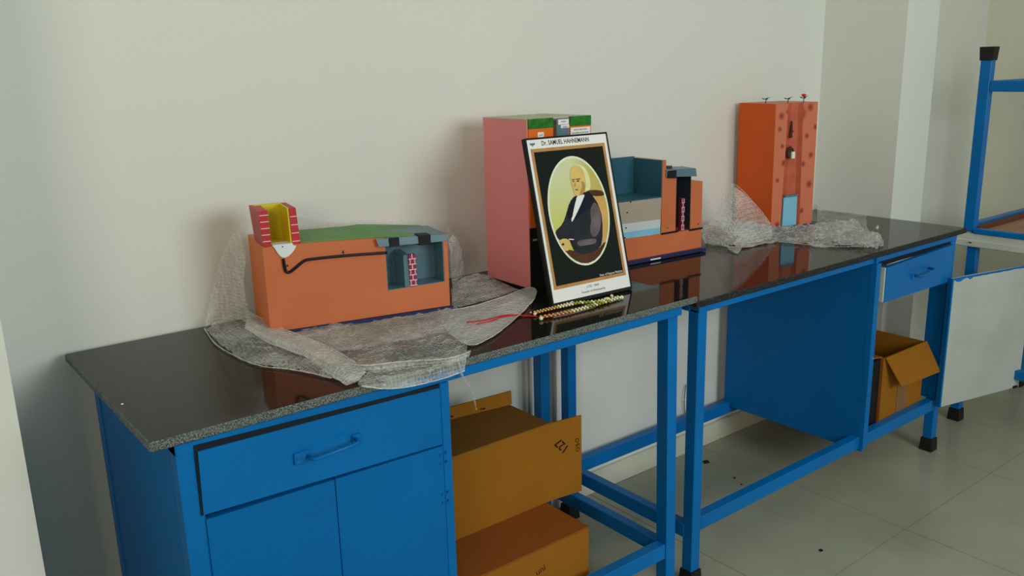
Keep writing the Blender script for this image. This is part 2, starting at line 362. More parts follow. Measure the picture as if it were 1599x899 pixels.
bar(MB(), 3.178, 3.764, -1.19, -1.16, .792, .812).build('cross_rail', 'blue', Cn, Cn)
MB().box(3.178, 3.764, .098, .122, .792, .818).build('stained_batten', 'woodred', Cn, Cn)
MB().box(3.178, 3.764, -1.16, .098, .792, .800).build('underside_board', 'wood', Cn, Cn)
bar(MB(), 3.186, 3.76, .116, .146, 1.335, 1.375).build('cross_rail', 'blue', Cn, Cn)
bar(MB(), 3.186, 3.76, -1.18, -1.15, 1.335, 1.375).build('cross_rail', 'blue', Cn, Cn)
bar(MB(), 3.153, 3.183, -1.16, .112, 1.335, 1.375).build('side_rail', 'blue', Cn, Cn)

# ---------------- cartons ----------------
def carton(root, x0, x1, y0, y1, z0, z1, m='card', lid=True):
    t = .004
    for nm, b in (('front_panel', (x0, x1, y0, y0+t, z0, z1)), ('back_panel', (x0, x1, y1-t, y1, z0, z1)),
                  ('side_panel', (x0, x0+t, y0+t, y1-t, z0, z1)), ('side_panel', (x1-t, x1, y0+t, y1-t, z0, z1)),
                  ('bottom_panel', (x0+t, x1-t, y0+t, y1-t, z0, z0+t))):
        MB().box(*b).build(nm, m, root, root)
    if lid: MB().box(x0, x1, y0, y1, z1, z1+t).build('top_panel', 'cardin' if m == 'card' else m, root, root)
K1 = thing('cardboard_box', 'lower brown carton on the floor under the near desk, beneath another carton', 'box', (.83, .28, 0))
carton(K1, .605, 1.065, .096, .47, .0, .292, 'carddark')
o = MB().box(.605, 1.065, .0945, .0965, .002, .292).build('front_face', 'card', K1, K1)
MB().prism([(.10, .292), (.30, .292), (.28, .215), (.12, .205)], 1.068, 1.072, ax='x').build('flap', 'carddark', K1, K1)
MB().hexa([(1.065, .30, .10), (1.20, .28, .06), (1.20, .46, .06), (1.065, .46, .10), (1.065, .30, .104), (1.20, .28, .064), (1.20, .46, .064), (1.065, .46, .104)]).build('flap', 'card', K1, K1)
text_mb('uni', .026, front((0.9020,0.0950,0.2370)[0], (0.9020,0.0950,0.2370)[2]-.008, .0943, .25)).build('marker_scribble', 'ink', K1, K1)
K2 = thing('cardboard_box', 'upper brown carton marked 127 under the near desk, flaps sticking out', 'box', (.84, .4, .296))
carton(K2, .605, 1.083, .265, .53, .2965, .524)
MB().hexa([(1.083, .265, .2965), (1.196, .262, .289), (1.196, .266, .289), (1.083, .269, .2965),
           (1.083, .265, .527), (1.196, .262, .520), (1.196, .266, .520), (1.083, .269, .527)]).build('flap', 'card', K2, K2)
MB().hexa([(.62, .50, .528), (1.09, .44, .528), (1.09, .444, .528), (.62, .504, .528), (.62, .51, .552), (1.10, .455, .562), (1.10, .459, .562), (.62, .514, .552)]).build('flap', 'card', K2, K2)
[MB().box(x, x+.008, y-.012, y-.010, .537, .541).build('staple', 'ink', K2, K2) for x, y in ((.80, .48), (.89, .469), (.99, .456))]
text_mb('127', .036, front(1.08+(0.0516,0.4575)[0], (0.0516,0.4575)[1], .2615, math.radians(132)), bold=0).build('marker_digits', 'ink', K2, K2)
text_mb('oso', .03, front(1.08+(0.1066,0.4372)[0], (0.1066,0.4372)[1], .2605, math.radians(95)), bold=-.0006).build('marker_digits', 'ink', K2, K2)
xx = MB().box(-.05, .05, -.014, .014, 0, .016, bev=.004)
tag(xf(xx, Matrix.Translation((1.125, .33, .20)) @ Matrix.Rotation(-.5, 4, 'Z')).build('plastic_scrap', 'black'), 'small black plastic piece poking out between the two cartons', 'scrap') if False else None
K3 = thing('cardboard_box', 'open brown carton with folded-out flap inside the far desk cupboard', 'box', (2.6, .2, .194))
carton(K3, 2.452, 2.742, .062, .35, .1945, .448, lid=False)
MB().box(2.56, 2.63, .060, .062, .20, .37).build('tape_strip', 'tape', K3, K3)
def sheet(P, t=.004):   # quad panel with thickness
    a, b, c, d = map(Vector, P); n = (b-a).cross(d-a).normalized()*t
    return MB().hexa([*(v[:] for v in (a, b, c, d)), *((v+n)[:] for v in (a, b, c, d))])
sheet([(2.455, .058, .45), (2.742, .058, .45), (2.775, .012, .335), (2.495, .012, .345)]).build('flap', 'card', K3, K3)
sheet([(2.452, .07, .448), (2.452, .35, .448), (2.33, .34, .465), (2.33, .08, .462)]).build('flap', 'cardin', K3, K3)
sheet([(2.452, .35, .448), (2.742, .35, .448), (2.742, .46, .50), (2.452, .46, .53)]).build('flap', 'carddark', K3, K3)
MB().box(2.390, 2.450, .07, .35, .1945, .445).build('black_side_block', 'blackmatt', K3, K3)  # black block along the carton's left side
MB().box(2.443, 2.451, .060, .35, .1945, .447).build('side_flap', 'carddark', K3, K3)
tag(MB().box(2.46, 2.76, .045, .060, .1945, .205).build('plywood_strip', 'whitepaint'), 'pale wooden strip lying on the cupboard shelf before the open carton', 'wood strip')

# ---------------- first model: long orange section ----------------
H = .883
T1 = thing('terrain_model', 'long orange model with green top and yellow niche, standing on bubble wrap', 'model', (.385, .411, .887), -.203)
Wd, Dp = .438, .175; zb = .011
MB().box(.03, .445, -.004, .18, 0, .010, bev=.001).build('base_board', 'navy', T1)
# body with a real niche cut at the right end
fr = MB()
n0, n1, nb = (0.2782,0.0652), (0.4260,0.0679), .062
xl, xr, zl, zr = .280, .427, .070, .073
fr.prism([(0, zb), (xl, zb), (xl, .198), (.10, .205), (0, .208)], 0, Dp)             # left part
fr.prism([(xl, zb), (xr, zb), (xr, zr), (xl, zl)], 0, Dp)                            # below niche
fr.prism([(xr, zb), (Wd, zb), (Wd, .180), (xr, .180)], 0, Dp)                       # right post
fr.prism([(xl, zl), (xr, zr), (xr, .180), (xl, .180)], nb, Dp)                       # behind niche
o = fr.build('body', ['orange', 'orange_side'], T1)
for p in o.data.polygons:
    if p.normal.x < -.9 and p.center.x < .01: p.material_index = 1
MB().prism([(.08, .2052), (xl, .1982), (Wd, .181), (Wd, .186), (xl, .203), (.08, .2075)], .012, Dp).build('meadow_top', 'green', T1)
g2 = MB(); g2.prism([(.20, .203), (.27, .206), (.43, .188), (.43, .186), (.20, .2)], .09, Dp-.002); g2.build('meadow_mound', 'green', T1)
# niche lining
ln = MB(); ln.box(xl, xr, nb-.003, nb, zl, .180).prism([(xl, zl), (xr, zr), (xr, zr+.0015), (xl, zl+.0015)], 0.0005, nb).box(xl, xl+.002, .001, nb, zl, .18).box(xr-.002, xr, .001, nb, zl, .18)
ln.build('niche_lining', 'bluegrey', T1)
MB().hexa([(.325, .002, zl+.002), (.337, .0, zl+.002), (.337, nb, zl+.002), (.320, nb, zl+.002), (.325, .004, .150), (.337, .004, .150), (.337, nb, .155), (.320, nb, .155)]).build('partition', 'bluegrey', T1)
bk = MB().box(.337, .354, -.001, .012, zl+.002, .150); b = bk.build('brick_pier', 'brick', T1)
for i in range(6):
    z = zl+.004+i*.013
    j = MB(); j.box(.336, .355, -.0022, -.001, z, z+.0022)
    if i % 2: j.box(.3435, .3458, -.0022, -.001, z, z+.013)
    else: j.box(.3385, .3405, -.0022, -.001, z, z+.013).box(.350, .352, -.0022, -.001, z, z+.013)
    j.build('mortar_joint', 'palepink', b)
# slab lid over the niche
ld = MB(); ld.hexa([(.262, -.012, .180), (.436, -.004, .174), (.436, .13, .180), (.275, .07, .190),
                    (.256, -.010, .198), (.438, -.002, .190), (.438, .13, .192), (.275, .07, .204)]); ld = ld.build('lid', 'bluegrey', T1)
MB().hexa([(.288, -.0135, .177), (.312, -.0125, .177), (.312, -.010, .177), (.288, -.010, .177), (.288, -.0135, .1985), (.312, -.0115, .1975), (.312, -.008, .1975), (.288, -.008, .1985)]).build('black_slot', 'blackmatt', ld)
MB().hexa([(.362, -.0095, .172), (.392, -.0085, .171), (.392, .02, .172), (.362, .02, .172), (.362, -.0095, .196), (.392, -.0085, .195), (.392, .02, .196), (.362, .02, .197)]).build('black_slot', 'blackmatt', ld)
# brick-sided open box on top
def rh(u): return .206
rb = MB()
z0, z1 = .206, .287
rb.prism([(.003, z0), (.020, z0), (.018, z1), (-.003, z1)], .0, .105, 0)
rb.prism([(.066, z0), (.084, z0), (.080, z1), (.065, z1)], .0, .100, 0)
rb.prism([(.02, z0), (.067, z0), (.066, z1), (.018, z1)], .085, .105, 0)
rb = rb.build('brick_tower', ['red', 'redside'], T1)
for p in rb.data.polygons:
    if p.normal.x < -.9 and p.center.x < .01: p.material_index = 1
yl = MB(); yl.box(.0195, .066, .081, .085, z0, z1+.001).prism([(.0625, z0), (.066, z0), (.0645, z1+.001), (.0612, z1+.001)], .002, .083)
yl.box(.018, .066, .002, .085, z0, z0+.002)
yl.box(.004, .066, .085, .100, z1, z1+.0012).build('yellow_lining', 'yellow', T1)
for k in range(5):
    z = z0+.012+k*.0145
    MB().box(.002-.003*k/5, .019, -.0012, .0, z, z+.0018).build('mortar_joint', 'palepink', rb)
for k in range(4):
    z = z0+.006+k*.0185
    MB().box(.066, .083-.002*k/4, -.0012, .0, z, z+.0018).build('mortar_joint', 'palepink', rb)
# white basin, pipe and dots
MB().prism(chaikin([(0.0199,0.2110), (0.0759,0.2063), (0.0660,0.1899), (0.0507,0.1785), (0.0381,0.1800), (0.0295,0.1940), (0.0249,0.2046)], 1), -.0035, .001).build('basin', 'whitepaint', T1)
MB().box(.022, .066, -.003, .03, .206, .2095).build('basin_rim', 'whitepaint', T1)
pp = chaikin([(0.0421,0.1766), (0.0433,0.1590), (0.0451,0.1470), (0.0519,0.1432), (0.0609,0.1480), (0.0854,0.1657), (0.0973,0.1687), (0.1860,0.1674), (0.2827,0.1625)], 2, closed=False)
MB().tube([(a, -.003, b) for a, b in pp], .0034, 8).build('drain_pipe', 'black', T1)
dt = MB(); [dt.cyl((a, -.0042, b), .0016, .0045, 8, axis='y') for a, b in ((0.0431,0.2041), (0.0505,0.1596))]; dt.build('marker_dots', 'ink', T1)
text_mb('4', .012, front((0.1787,0.1712)[0], (0.1787,0.1712)[1], -.0004), bold=.0003).build('number', 'ink', T1)

# ---------------- second model: tall pink block ----------------
T2 = thing('terrain_model', 'tall pink-sided block model behind the framed portrait', 'model', (1.086, .343, .884), -.033)
MB().box(0, .215, 0, .198, .004, .449, bev=.001).build('body', 'pink', T2)
MB().box(-.002, .235, -.006, .20, 0, .0045).build('base_board', 'blackmatt', T2)
MB().box(.0, .215, .004, .198, .449, .4515).build('top_face', 'topgrey', T2)
MB().box(.003, .084, -.004, 0, .17, .426).build('left_panel', 'labelorange', T2)
MB().box(.003, .084, -.004, 0, .004, .168).build('lower_panel', 'blackmatt', T2)
MB().box(.090, .215, -.004, 0, .004, .168).build('lower_panel', 'blackmatt', T2)
MB().box(.003, .084, -.005, 0, .426, .4515).build('grass_edge', 'grass', T2)
MB().box(.142, .215, -.004, 0, .17, .428).build('right_panel', 'labelorange', T2)
MB().box(.142, .215, -.005, 0, .426, .4515).build('grass_edge', 'grass', T2)
MB().box(.088, .140, -.001, 0, .17, .449).build('shaft', 'bluegrey', T2)
MB().box(.084, .095, -.0045, 0, .17, .445).build('mottled_strip', 'cave', T2)
lb = MB().box(.032, .052, -.0048, -.004, .408-.004, .4165).build('paper_label', 'paper', T2)
text_mb('soil', .008, front(.042, .4072, -.0049), .0001).build('lettering', 'ink', lb)
def lines(root, x0, x1, z0, z1, n, y):
    lb = MB().box(x0, x1, y, y+.0008, z0, z1).build('paper_label', 'paper', root)
    words = ['surface layer water', 'percolates to the lower', 'ground']
    for k in range(n):
        t = words[k % 3]; wdt = (x1-x0)
        text_mb(t if wdt > .04 else t.split()[0], .0068, front((x0+x1)/2, z1-.0075-k*.0085, y-.0002), .0001, stretch=.9).build('lettering', 'ink', lb)
lines(T2, .103, .139, .432, .4455, 1, -.0018); lines(T2, .112, .141, .4225, .431, 1, -.0018)
lines(T2, .1425, .211, .402, .422, 2, -.0055); lines(T2, .162, .195, .393, .4015, 1, -.0055)
lb = MB().box(.010, .024, -.0048, -.004, .134, .139).build('paper_label', 'beige', T2)

# ---------------- third model: layered terrain in front of the wall ----------------
T3 = thing('terrain_model', 'low orange model with teal basin and grey layers, right of the framed portrait', 'model', (1.45, .446, .866), -.074)
o3 = .018   # base plane of the model above the slab
def z3(h): return h+o3
MB().box(.05, .437, -.012, .15, .0, .012, bev=.001).build('base_board', 'navy', T3)
MB().box(.19, .233, -.0128, -.012, .003, .007).build('paper_label', 'paper', T3)
MB().prism([(.05, .012), (.426, .012), (.425, z3(.057)), (.05, z3(.066))], 0, .145).build('body', 'orange', T3)
dp3 = .135
MB().prism([(.055, z3(.064)), (.242, z3(.062)), (.242, z3(.082)), (.055, z3(.084))], .001, dp3).build('light_blue_layer', 'sky', T3)
MB().prism([(.055, z3(.084)), (.242, z3(.082)), (.243, z3(.108)), (.055, z3(.112))], .001, dp3).build('pale_layer', 'pale', T3)
MB().prism([(.055, z3(.112)), (.243, z3(.108)), (.246, z3(.176)), (.055, z3(.178))], .001, dp3).build('beige_layer', 'beige', T3)
MB().prism([(.055, z3(.178)), (.246, z3(.176)), (.246, z3(.180)), (.055, z3(.181))], .001, dp3).build('basin_floor', 'teal', T3)
MB().box(.055, .246, dp3-.006, dp3+.004, z3(.18), z3(.296)).build('back_wall', 'teal', T3)
sw = MB(); sw.prism([(.242, z3(.178)), (.246, z3(.178)), (.246, z3(.292)), (.242, z3(.292))], .0, dp3).build('side_wall_lining', 'teal', T3)
MB().prism([(.244, z3(.062)), (.306, z3(.062)), (.306, z3(.238)), (.262, z3(.240)), (.260, z3(.292)), (.246, z3(.292))], -.001, dp3).build('left_pillar', 'orange', T3)
MB().prism([(.373, z3(.058)), (.425, z3(.056)), (.424, z3(.212)), (.372, z3(.216))], 0, dp3).build('right_pillar', 'orange', T3)
MB().box(.306, .373, .075, dp3, z3(.058), z3(.24)).build('shaft_back', 'slate', T3)
MB().box(.3065, .309, .001, .075, z3(.06), z3(.235)).build('shaft_lining', 'slate', T3)
MB().box(.3705, .373, .001, .075, z3(.06), z3(.235)).build('shaft_lining', 'slate', T3)
MB().box(.310, .322, .03, .04, z3(.17), z3(.235)).build('blue_post', 'bluegrey', T3)
l3 = MB().hexa([(.258, -.004, z3(.240)), (.395, -.002, z3(.230)), (.395, .06, z3(.230)), (.258, .06, z3(.240)),
                (.258, -.004, z3(.262)), (.390, -.002, z3(.256)), (.390, .06, z3(.258)), (.262, .06, z3(.264))]).build('lid', 'bluegrey', T3)
MB().box(.263, .301, -.006, -.003, z3(.236), z3(.258)).build('black_slot', 'blackmatt', l3)
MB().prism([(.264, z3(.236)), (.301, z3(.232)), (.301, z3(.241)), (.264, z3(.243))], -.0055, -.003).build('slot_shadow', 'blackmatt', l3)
MB().cyl((.295, .03, z3(.262)), .016, .008, 12).build('knob', 'chaird', l3)
bk = MB().box(.333, .344, .0, .014, z3(.060), z3(.165)).build('brick_pier', 'brick', T3)
for i in range(7):
    z = z3(.062)+i*.0145
    j = MB(); j.box(.332, .345, -.0012, 0, z, z+.0022)
    if i % 2: j.box(.3375, .3395, -.0012, 0, z, z+.0145)
    else: j.box(.333, .335, -.0012, 0, z, z+.0145).box(.342, .344, -.0012, 0, z, z+.0145)
    j.build('mortar_joint', 'palepink', bk)
MB().box(.245, .318, -.003, 0, z3(.058), z3(.064)).build('dark_line', 'blackmatt', T3)
MB().box(.368, .428, -.003, 0, z3(.055), z3(.061)).build('dark_line', 'blackmatt', T3)
dt = MB(); [dt.cyl((x, -.002, z), .002, .0025, 8, axis='y') for x, z in ((.272, z3(.078)), (.408, z3(.073)), (.102, z3(.145)), (.098, z3(.098)), (.094, z3(.068)), (.116, z3(.176)))]
dt.build('marker_dots', 'ink', T3)

# ---------------- fourth model: tall orange cliff ----------------
T4 = thing('terrain_model', 'tall bright orange block model with spotted front and tiny plants on top', 'model', (2.289, .44, .874), -.191)
def spotted():
    m = bpy.data.materials.new('spotted_salmon_paint'); m.use_nodes = True; nt = m.node_tree; N = nt.nodes; b = N['Principled BSDF']; b.inputs['Roughness'].default_value = .5
    g = N.new('ShaderNodeNewGeometry') ; tc = N.new('ShaderNodeTexCoord')
    last = None
    spots = [(.025,.405,.016),(.055,.42,.013),(.12,.41,.028),(.16,.43,.018),(.19,.36,.013),(.15,.33,.012),(.105,.30,.020),(.06,.34,.012),(.035,.30,.011),(.045,.24,.014),(.14,.23,.013),(.175,.26,.014),(.02,.18,.011),(.175,.155,.017),(.145,.06,.014),(.03,.02,.014),(.02,.36,.012),(.10,.36,.016),(.09,.25,.02),(.09,.20,.02)]
    for x, z, r in spots:
        d = N.new('ShaderNodeVectorMath'); d.operation = 'DISTANCE'; d.inputs[1].default_value = (x, 0, z)
        sc = N.new('ShaderNodeVectorMath'); sc.operation = 'MULTIPLY'; sc.inputs[1].default_value = (1, 0, 1)
        nt.links.new(tc.outputs['Object'], sc.inputs[0]); nt.links.new(sc.outputs[0], d.inputs[0])
        mr = N.new('ShaderNodeMapRange'); mr.interpolation_type = 'SMOOTHSTEP'; mr.inputs['From Min'].default_value = r*1.25; mr.inputs['From Max'].default_value = 0
        nt.links.new(d.outputs['Value'], mr.inputs['Value'])
        if last:
            a = N.new('ShaderNodeMath'); a.operation = 'MAXIMUM'; nt.links.new(last.outputs[0], a.inputs[0]); nt.links.new(mr.outputs[0], a.inputs[1]); last = a
        else: last = mr
    mx = N.new('ShaderNodeMixRGB'); mx.inputs[1].default_value = (*alb((176, 98, 70)), 1); mx.inputs[2].default_value = (*alb((118, 32, 24)), 1)
    nt.links.new(last.outputs[0], mx.inputs[0]); nt.links.new(mx.outputs[0], b.inputs['Base Color']); return m
M['spot'] = spotted()
M['groove'] = mat('brick_red_groove', alb((160, 78, 56)), .55, .14, 25, .1, 40)
MB().hexa([(-.01, -.02, 0), (.235, -.02, 0), (.235, .17, 0), (-.01, .17, 0), (-.01, -.02, .009), (.235, -.02, .009), (.235, .17, .009), (-.01, .17, .009)]).build('base_board', 'navy', T4)
hz = .448
Z0 = .009
# horizontal section: front with a shallow curved channel down the middle
def sec(t):   # t height 0..1 -> outline (x,y)
    w0 = .050+.012*t; w1 = .135-.01*t; dep = .028*(1-.25*t)
    pts = [(0, 0), (w0-.004, 0), (w0+.006, dep*.6), ((w0+w1)/2, dep), (w1-.006, dep*.6), (w1+.004, 0), (.200, 0), (.206, .006), (.206, .185), (0, .185)]
    return pts
mb = MB(); ks = 8; V = []
for k in range(ks+1):
    t = k/ks; V += [(x-.004*t, y, Z0+(hz-Z0)*t) for x, y in sec(t)]
n = 10
Fs = [tuple(range(n))[::-1], tuple(range(ks*n, ks*n+n))]; mi = [0, 3]
for k in range(ks):
    for i in range(n):
        Fs.append((k*n+i, k*n+(i+1) % n, (k+1)*n+(i+1) % n, (k+1)*n+i)); mi.append(1 if i == 9 else (2 if 1 <= i <= 4 else 0))
mb.add(V, Fs); mb.mi = mi
mb.build('body', ['spot', 'brightorange', 'groove', 'orange'], T4)
MB().prism([(.060, Z0+.0), (.128, Z0+.0), (.127, .115), (.062, .115)], .006, .012).build('water_panel', 'sky', T4)
MB().prism([(.062, .115), (.127, .115), (.125, .122), (.066, .122)], .002, .012).build('water_rim', 'bluegrey', T4)
MB().prism(chaikin([(.068, .255), (.094, .252), (.097, .280), (.086, .297), (.070, .290)], 2), .004, .014).build('hollow', 'cave', T4)
MB().cyl((.0895, .002, .254), .0078, .024, 14).build('tin_can', 'cream_can', T4)
cr = MB(); cr.prism([(.079, .325), (.088, .327), (.089, .35), (.086, .385), (.083, .385), (.080, .35)], .008, .014); cr.build('crevice', 'cave', T4)
def leaf(mb, a, ang, L, tilt, w=.004, mi=0):
    d = Vector((math.cos(ang), math.sin(ang), tilt)).normalized(); s = Vector((-math.sin(ang), math.cos(ang), 0))*w; a = Vector(a); up = Vector((0, 0, .0008))
    m_ = a+d*L*.5; e = a+d*L
    mb.add([a[:], (m_+s)[:], e[:], (m_-s)[:], (m_+up*2)[:], (m_-up)[:]], [(0,1,4),(1,2,4),(2,3,4),(3,0,4),(1,0,5),(2,1,5),(3,2,5),(0,3,5)], mi)
for (x, y, hh, fl_) in ((.018, .075, .022, 0), (.070, .02, .022, 0), (.145, .02, .024, 1)):
    p = MB().tube([(x, y, hz-.001), (x+.001, y, hz+hh*.5), (x, y, hz+hh*.8)], .0014, 6); sm = p.build('stem', 'leaf', T4)
    lf = MB()
    for q in range(5): leaf(lf, (x, y, hz+hh*(.45+.06*q)), q*1.35+.4, .020, .35, .0045)
    lf.build('leaves', 'leaf', T4)
    if fl_:
        f = MB().ball((x, y, hz+hh), .0075, 0, .8)
        for q in range(6): leaf(f, (x, y, hz+hh), q*1.047, .013, .3, .004)
        f.build('flower', 'flower', T4)
# small leaves sprouting from the crevice and hollow
lf = MB()
for q, (x, z) in enumerate(((.080, .345), (.084, .335), (.078, .33), (.082, .29), (.078, .283), (.086, .287), (.074, .292))): leaf(lf, (x, .004, z), q*1.1, .014, (-1)**q*.6, .004)
lf.build('creeper_leaves', 'leaf', T4)

# ---------------- framed portrait ----------------
PT = thing('framed_portrait', 'framed portrait of a seated white-haired man in a dark coat, leaning on the near desk', 'picture', (1.0223, .1726, .883), -.0327)
tl = .2457
PM = Matrix.Translation((0, 0, .0105)) @ Matrix.Rotation(-tl, 4, 'X') @ Matrix.Rotation(math.pi/2, 4, 'X')   # (u, w, out) -> local
PW, PH = .2632, .4084
def pbox(u0, u1, w0, w1, d0, d1): 
    mb = MB().box(u0, u1, w0, w1, d0, d1); return xf(mb, PM)
fm = MB()
e = .0045
fm.box(-e-.001, PW+e, -.009, PH+e, -.013, -.001, bev=.001)
xf(fm, PM).build('frame', 'blackmatt', PT)['label'] = 'dark frame edge'
fr4 = MB(); fr4.box(-e, 0, -.008, PH+e, -.001, .0012).box(PW, PW+e, -.008, PH+e, -.001, .0012).box(0, PW, -.008, 0, -.001, .0012).box(0, PW, PH, PH+e, -.001, .0012)
xf(fr4, PM).build('frame_lip', 'blackmatt', PT)
pbox(0, PW, 0, PH, -.001, 0).build('white_sheet', 'print_white', PT)
G0, G1, G2, G3 = .0085, .2540, .0320, .3855
pbox(G0, G1, G2, G3, 0, .0003).build('gold_border', 'gold', PT)
pbox(G0+.0085, G1-.0085, G2+.0085, G3-.0085, .0003, .0006).build('black_field', 'print_black', PT)
OC = (.1310, .2180); OA, OB = .1000, .1410
def ell(a, b, n=56): return [(OC[0]+a*math.cos(6.28318*i/n), OC[1]+b*math.sin(6.28318*i/n)) for i in range(n)]
def flat(name, poly, layer, m):
    q = []
    for (x, y) in poly:
        dx, dy = (x-OC[0])/(OA-.005), (y-OC[1])/(OB-.005); k = math.hypot(dx, dy)
        if layer > 2 and k > 1: x, y = OC[0]+(x-OC[0])/k, OC[1]+(y-OC[1])/k
        q.append((x, y))
    mb = MB(); mb.prism(q, (.0004+layer*.0002), (.0006+layer*.0002), ax='z'); return xf(mb, PM).build(name, m, PT)
flat('oval_border', ell(OA, OB), 1, 'cream')
def bgmat():
    m = bpy.data.materials.new('painted_backdrop_print'); m.use_nodes = True; nt = m.node_tree; N = nt.nodes; b = N['Principled BSDF']; b.inputs['Roughness'].default_value = .15
    tc = N.new('ShaderNodeTexCoord'); sp = N.new('ShaderNodeSeparateXYZ'); nt.links.new(tc.outputs['Generated'], sp.inputs[0])
    r = N.new('ShaderNodeValToRGB'); el = r.color_ramp.elements
    el[0].position = .2; el[0].color = (*alb((170, 175, 50)), 1); el[1].position = .85; el[1].color = (*alb((182, 186, 150)), 1)
    r2 = N.new('ShaderNodeValToRGB'); e2 = r2.color_ramp.elements; e2[0].position = .5; e2[0].color = (0, 0, 0, 1); e2[1].position = .8; e2[1].color = (1, 1, 1, 1)
    mx = N.new('ShaderNodeMixRGB'); mx.inputs[2].default_value = (*alb((168, 156, 84)), 1)
    nt.links.new(sp.outputs['Z'], r.inputs[0]); nt.links.new(sp.outputs['X'], r2.inputs[0]); nt.links.new(r2.outputs[0], mx.inputs[0]); nt.links.new(r.outputs[0], mx.inputs[1]); nt.links.new(mx.outputs[0], b.inputs['Base Color']); return m
M['backdrop'] = bgmat()
flat('painted_backdrop', ell(OA-.0055, OB-.0055), 2, 'backdrop')
ck = chaikin
flat('painted_chair', ck([(0.1823,0.2517), (0.2260,0.2487), (0.2359,0.2058), (0.2262,0.1619), (0.2007,0.1235), (0.1801,0.1263), (0.2026,0.2001), (0.1936,0.2362)], 2), 3, 'chairp')
flat('painted_chair_rail', ck([(0.1669,0.2669), (0.1959,0.2658), (0.2201,0.2605), (0.2256,0.2468), (0.1840,0.2499), (0.1653,0.2598)], 1), 4, 'chaird')
flat('painted_chair_arm', ck([(0.0563,0.1294), (0.0866,0.1220), (0.1243,0.1088), (0.1706,0.1117), (0.2000,0.1300), (0.2069,0.1227), (0.1679,0.0803), (0.1177,0.0784), (0.0798,0.0903), (0.0509,0.1224)], 1), 4, 'chaird')
flat('painted_coat', ck([(0.1240,0.2578), (0.1026,0.2429), (0.0870,0.2167), (0.0695,0.1910), (0.0376,0.1741), (0.0381,0.1581), (0.0551,0.1512), (0.0811,0.1523), (0.0844,0.1394), (0.0915,0.1167), (0.1234,0.1043), (0.1662,0.1108), (0.1895,0.1251), (0.2038,0.1903), (0.1977,0.2262), (0.1857,0.2481), (0.1667,0.2659)], 1), 5, 'coat')
flat('painted_sleeve', ck([(0.1645,0.2140), (0.1810,0.2359), (0.1957,0.2264), (0.2016,0.2034), (0.1918,0.1663), (0.1748,0.1462), (0.1591,0.1451), (0.1538,0.1647), (0.1644,0.1887)], 2), 6, 'sleeve')
flat('painted_sleeve', ck([(0.1040,0.1430), (0.1360,0.1434), (0.1729,0.1416), (0.1679,0.1280), (0.1326,0.1281), (0.1082,0.1284)], 2), 6, 'sleeve')
flat('painted_collar', ck([(0.1284,0.2557), (0.1442,0.2572), (0.1586,0.2573), (0.1382,0.2296), (0.1008,0.1918), (0.0979,0.1968), (0.1111,0.2264)], 1), 6, 'print_white')
flat('painted_lapel', ck([(0.1250,0.2586), (0.1041,0.2443), (0.0850,0.2076), (0.0995,0.1966), (0.1164,0.2320), (0.1284,0.2520)], 1), 7, 'lapel')
flat('painted_lapel', ck([(0.1670,0.2675), (0.1882,0.2463), (0.1753,0.2255), (0.1382,0.2108), (0.0995,0.1910), (0.1336,0.2270), (0.1574,0.2574)], 1), 7, 'lapel')
flat('painted_hair', ck([(0.1236,0.3218), (0.1313,0.3329), (0.1492,0.3368), (0.1700,0.3287), (0.1810,0.3088), (0.1825,0.2849), (0.1775,0.2680), (0.1642,0.2640), (0.1566,0.2670), (0.1663,0.3023), (0.1502,0.3226)], 2), 7, 'hair')
flat('painted_head', ck([(0.1195,0.3159), (0.1245,0.3279), (0.1364,0.3344), (0.1524,0.3330), (0.1639,0.3214), (0.1671,0.3022), (0.1671,0.2833), (0.1598,0.2666), (0.1462,0.2570), (0.1306,0.2549), (0.1228,0.2601), (0.1201,0.2738), (0.1182,0.2911), (0.1169,0.3037)], 2), 8, 'skin')
flat('painted_cheek_shade', ck([(0.1522,0.2941), (0.1630,0.2868), (0.1617,0.2696), (0.1464,0.2576), (0.1357,0.2556), (0.1461,0.2696), (0.1516,0.2800)], 2), 9, 'skin2')
for pl_ in ([(0.1216,0.2992), (0.1314,0.2998), (0.1318,0.2979), (0.1219,0.2970)], [(0.1354,0.2995), (0.1494,0.3000), (0.1497,0.2975), (0.1357,0.2969)]): flat('painted_brow', pl_, 10, 'chaird')
for pl_ in ([(0.1223,0.2951), (0.1297,0.2956), (0.1282,0.2926), (0.1234,0.2925)], [(0.1361,0.2950), (0.1467,0.2953), (0.1443,0.2917), (0.1370,0.2918)]): flat('painted_eye', ck(pl_, 1), 10, 'chaird')
flat('painted_nose', [(0.1308,0.2930), (0.1318,0.2829), (0.1288,0.2801), (0.1251,0.2817)], 10, 'skin2')
flat('painted_mouth', [(0.1252,0.2729), (0.1322,0.2735), (0.1391,0.2715), (0.1316,0.2704)], 10, 'chaird')
flat('painted_hand', ck([(0.0484,0.1511), (0.0619,0.1555), (0.0789,0.1514), (0.0836,0.1380), (0.0761,0.1235), (0.0635,0.1222), (0.0533,0.1298), (0.0479,0.1414)], 2), 7, 'skin')
flat('painted_ring', ck([(0.0532,0.1422), (0.0615,0.1441), (0.0644,0.1391), (0.0560,0.1372)], 1), 8, 'chaird')
flat('painted_cuff', [(0.0803,0.1524), (0.0965,0.1490), (0.0960,0.1469), (0.0806,0.1499)], 8, 'print_white')
def ptext(s, size, u, w_, m, name, stretch=1, bold=0, d=.0009):
    mt = PM @ Matrix.Translation((u, w_, d)); text_mb(s, size, mt, .0001, stretch, bold).build(name, m, PT)
ptext('Dr. SAMUEL HAHNEMANN', .0165, .1240, .3925, 'ink', 'lettering', .80, .0002, .0002)
ptext("Dept. of Organon Medicine", .0085, .203, .0425, 'print_white', 'lettering', .85)
ptext('(1755 - 1843)', .0085, .135, .0205, 'ink', 'lettering', .9, 0, .0002)
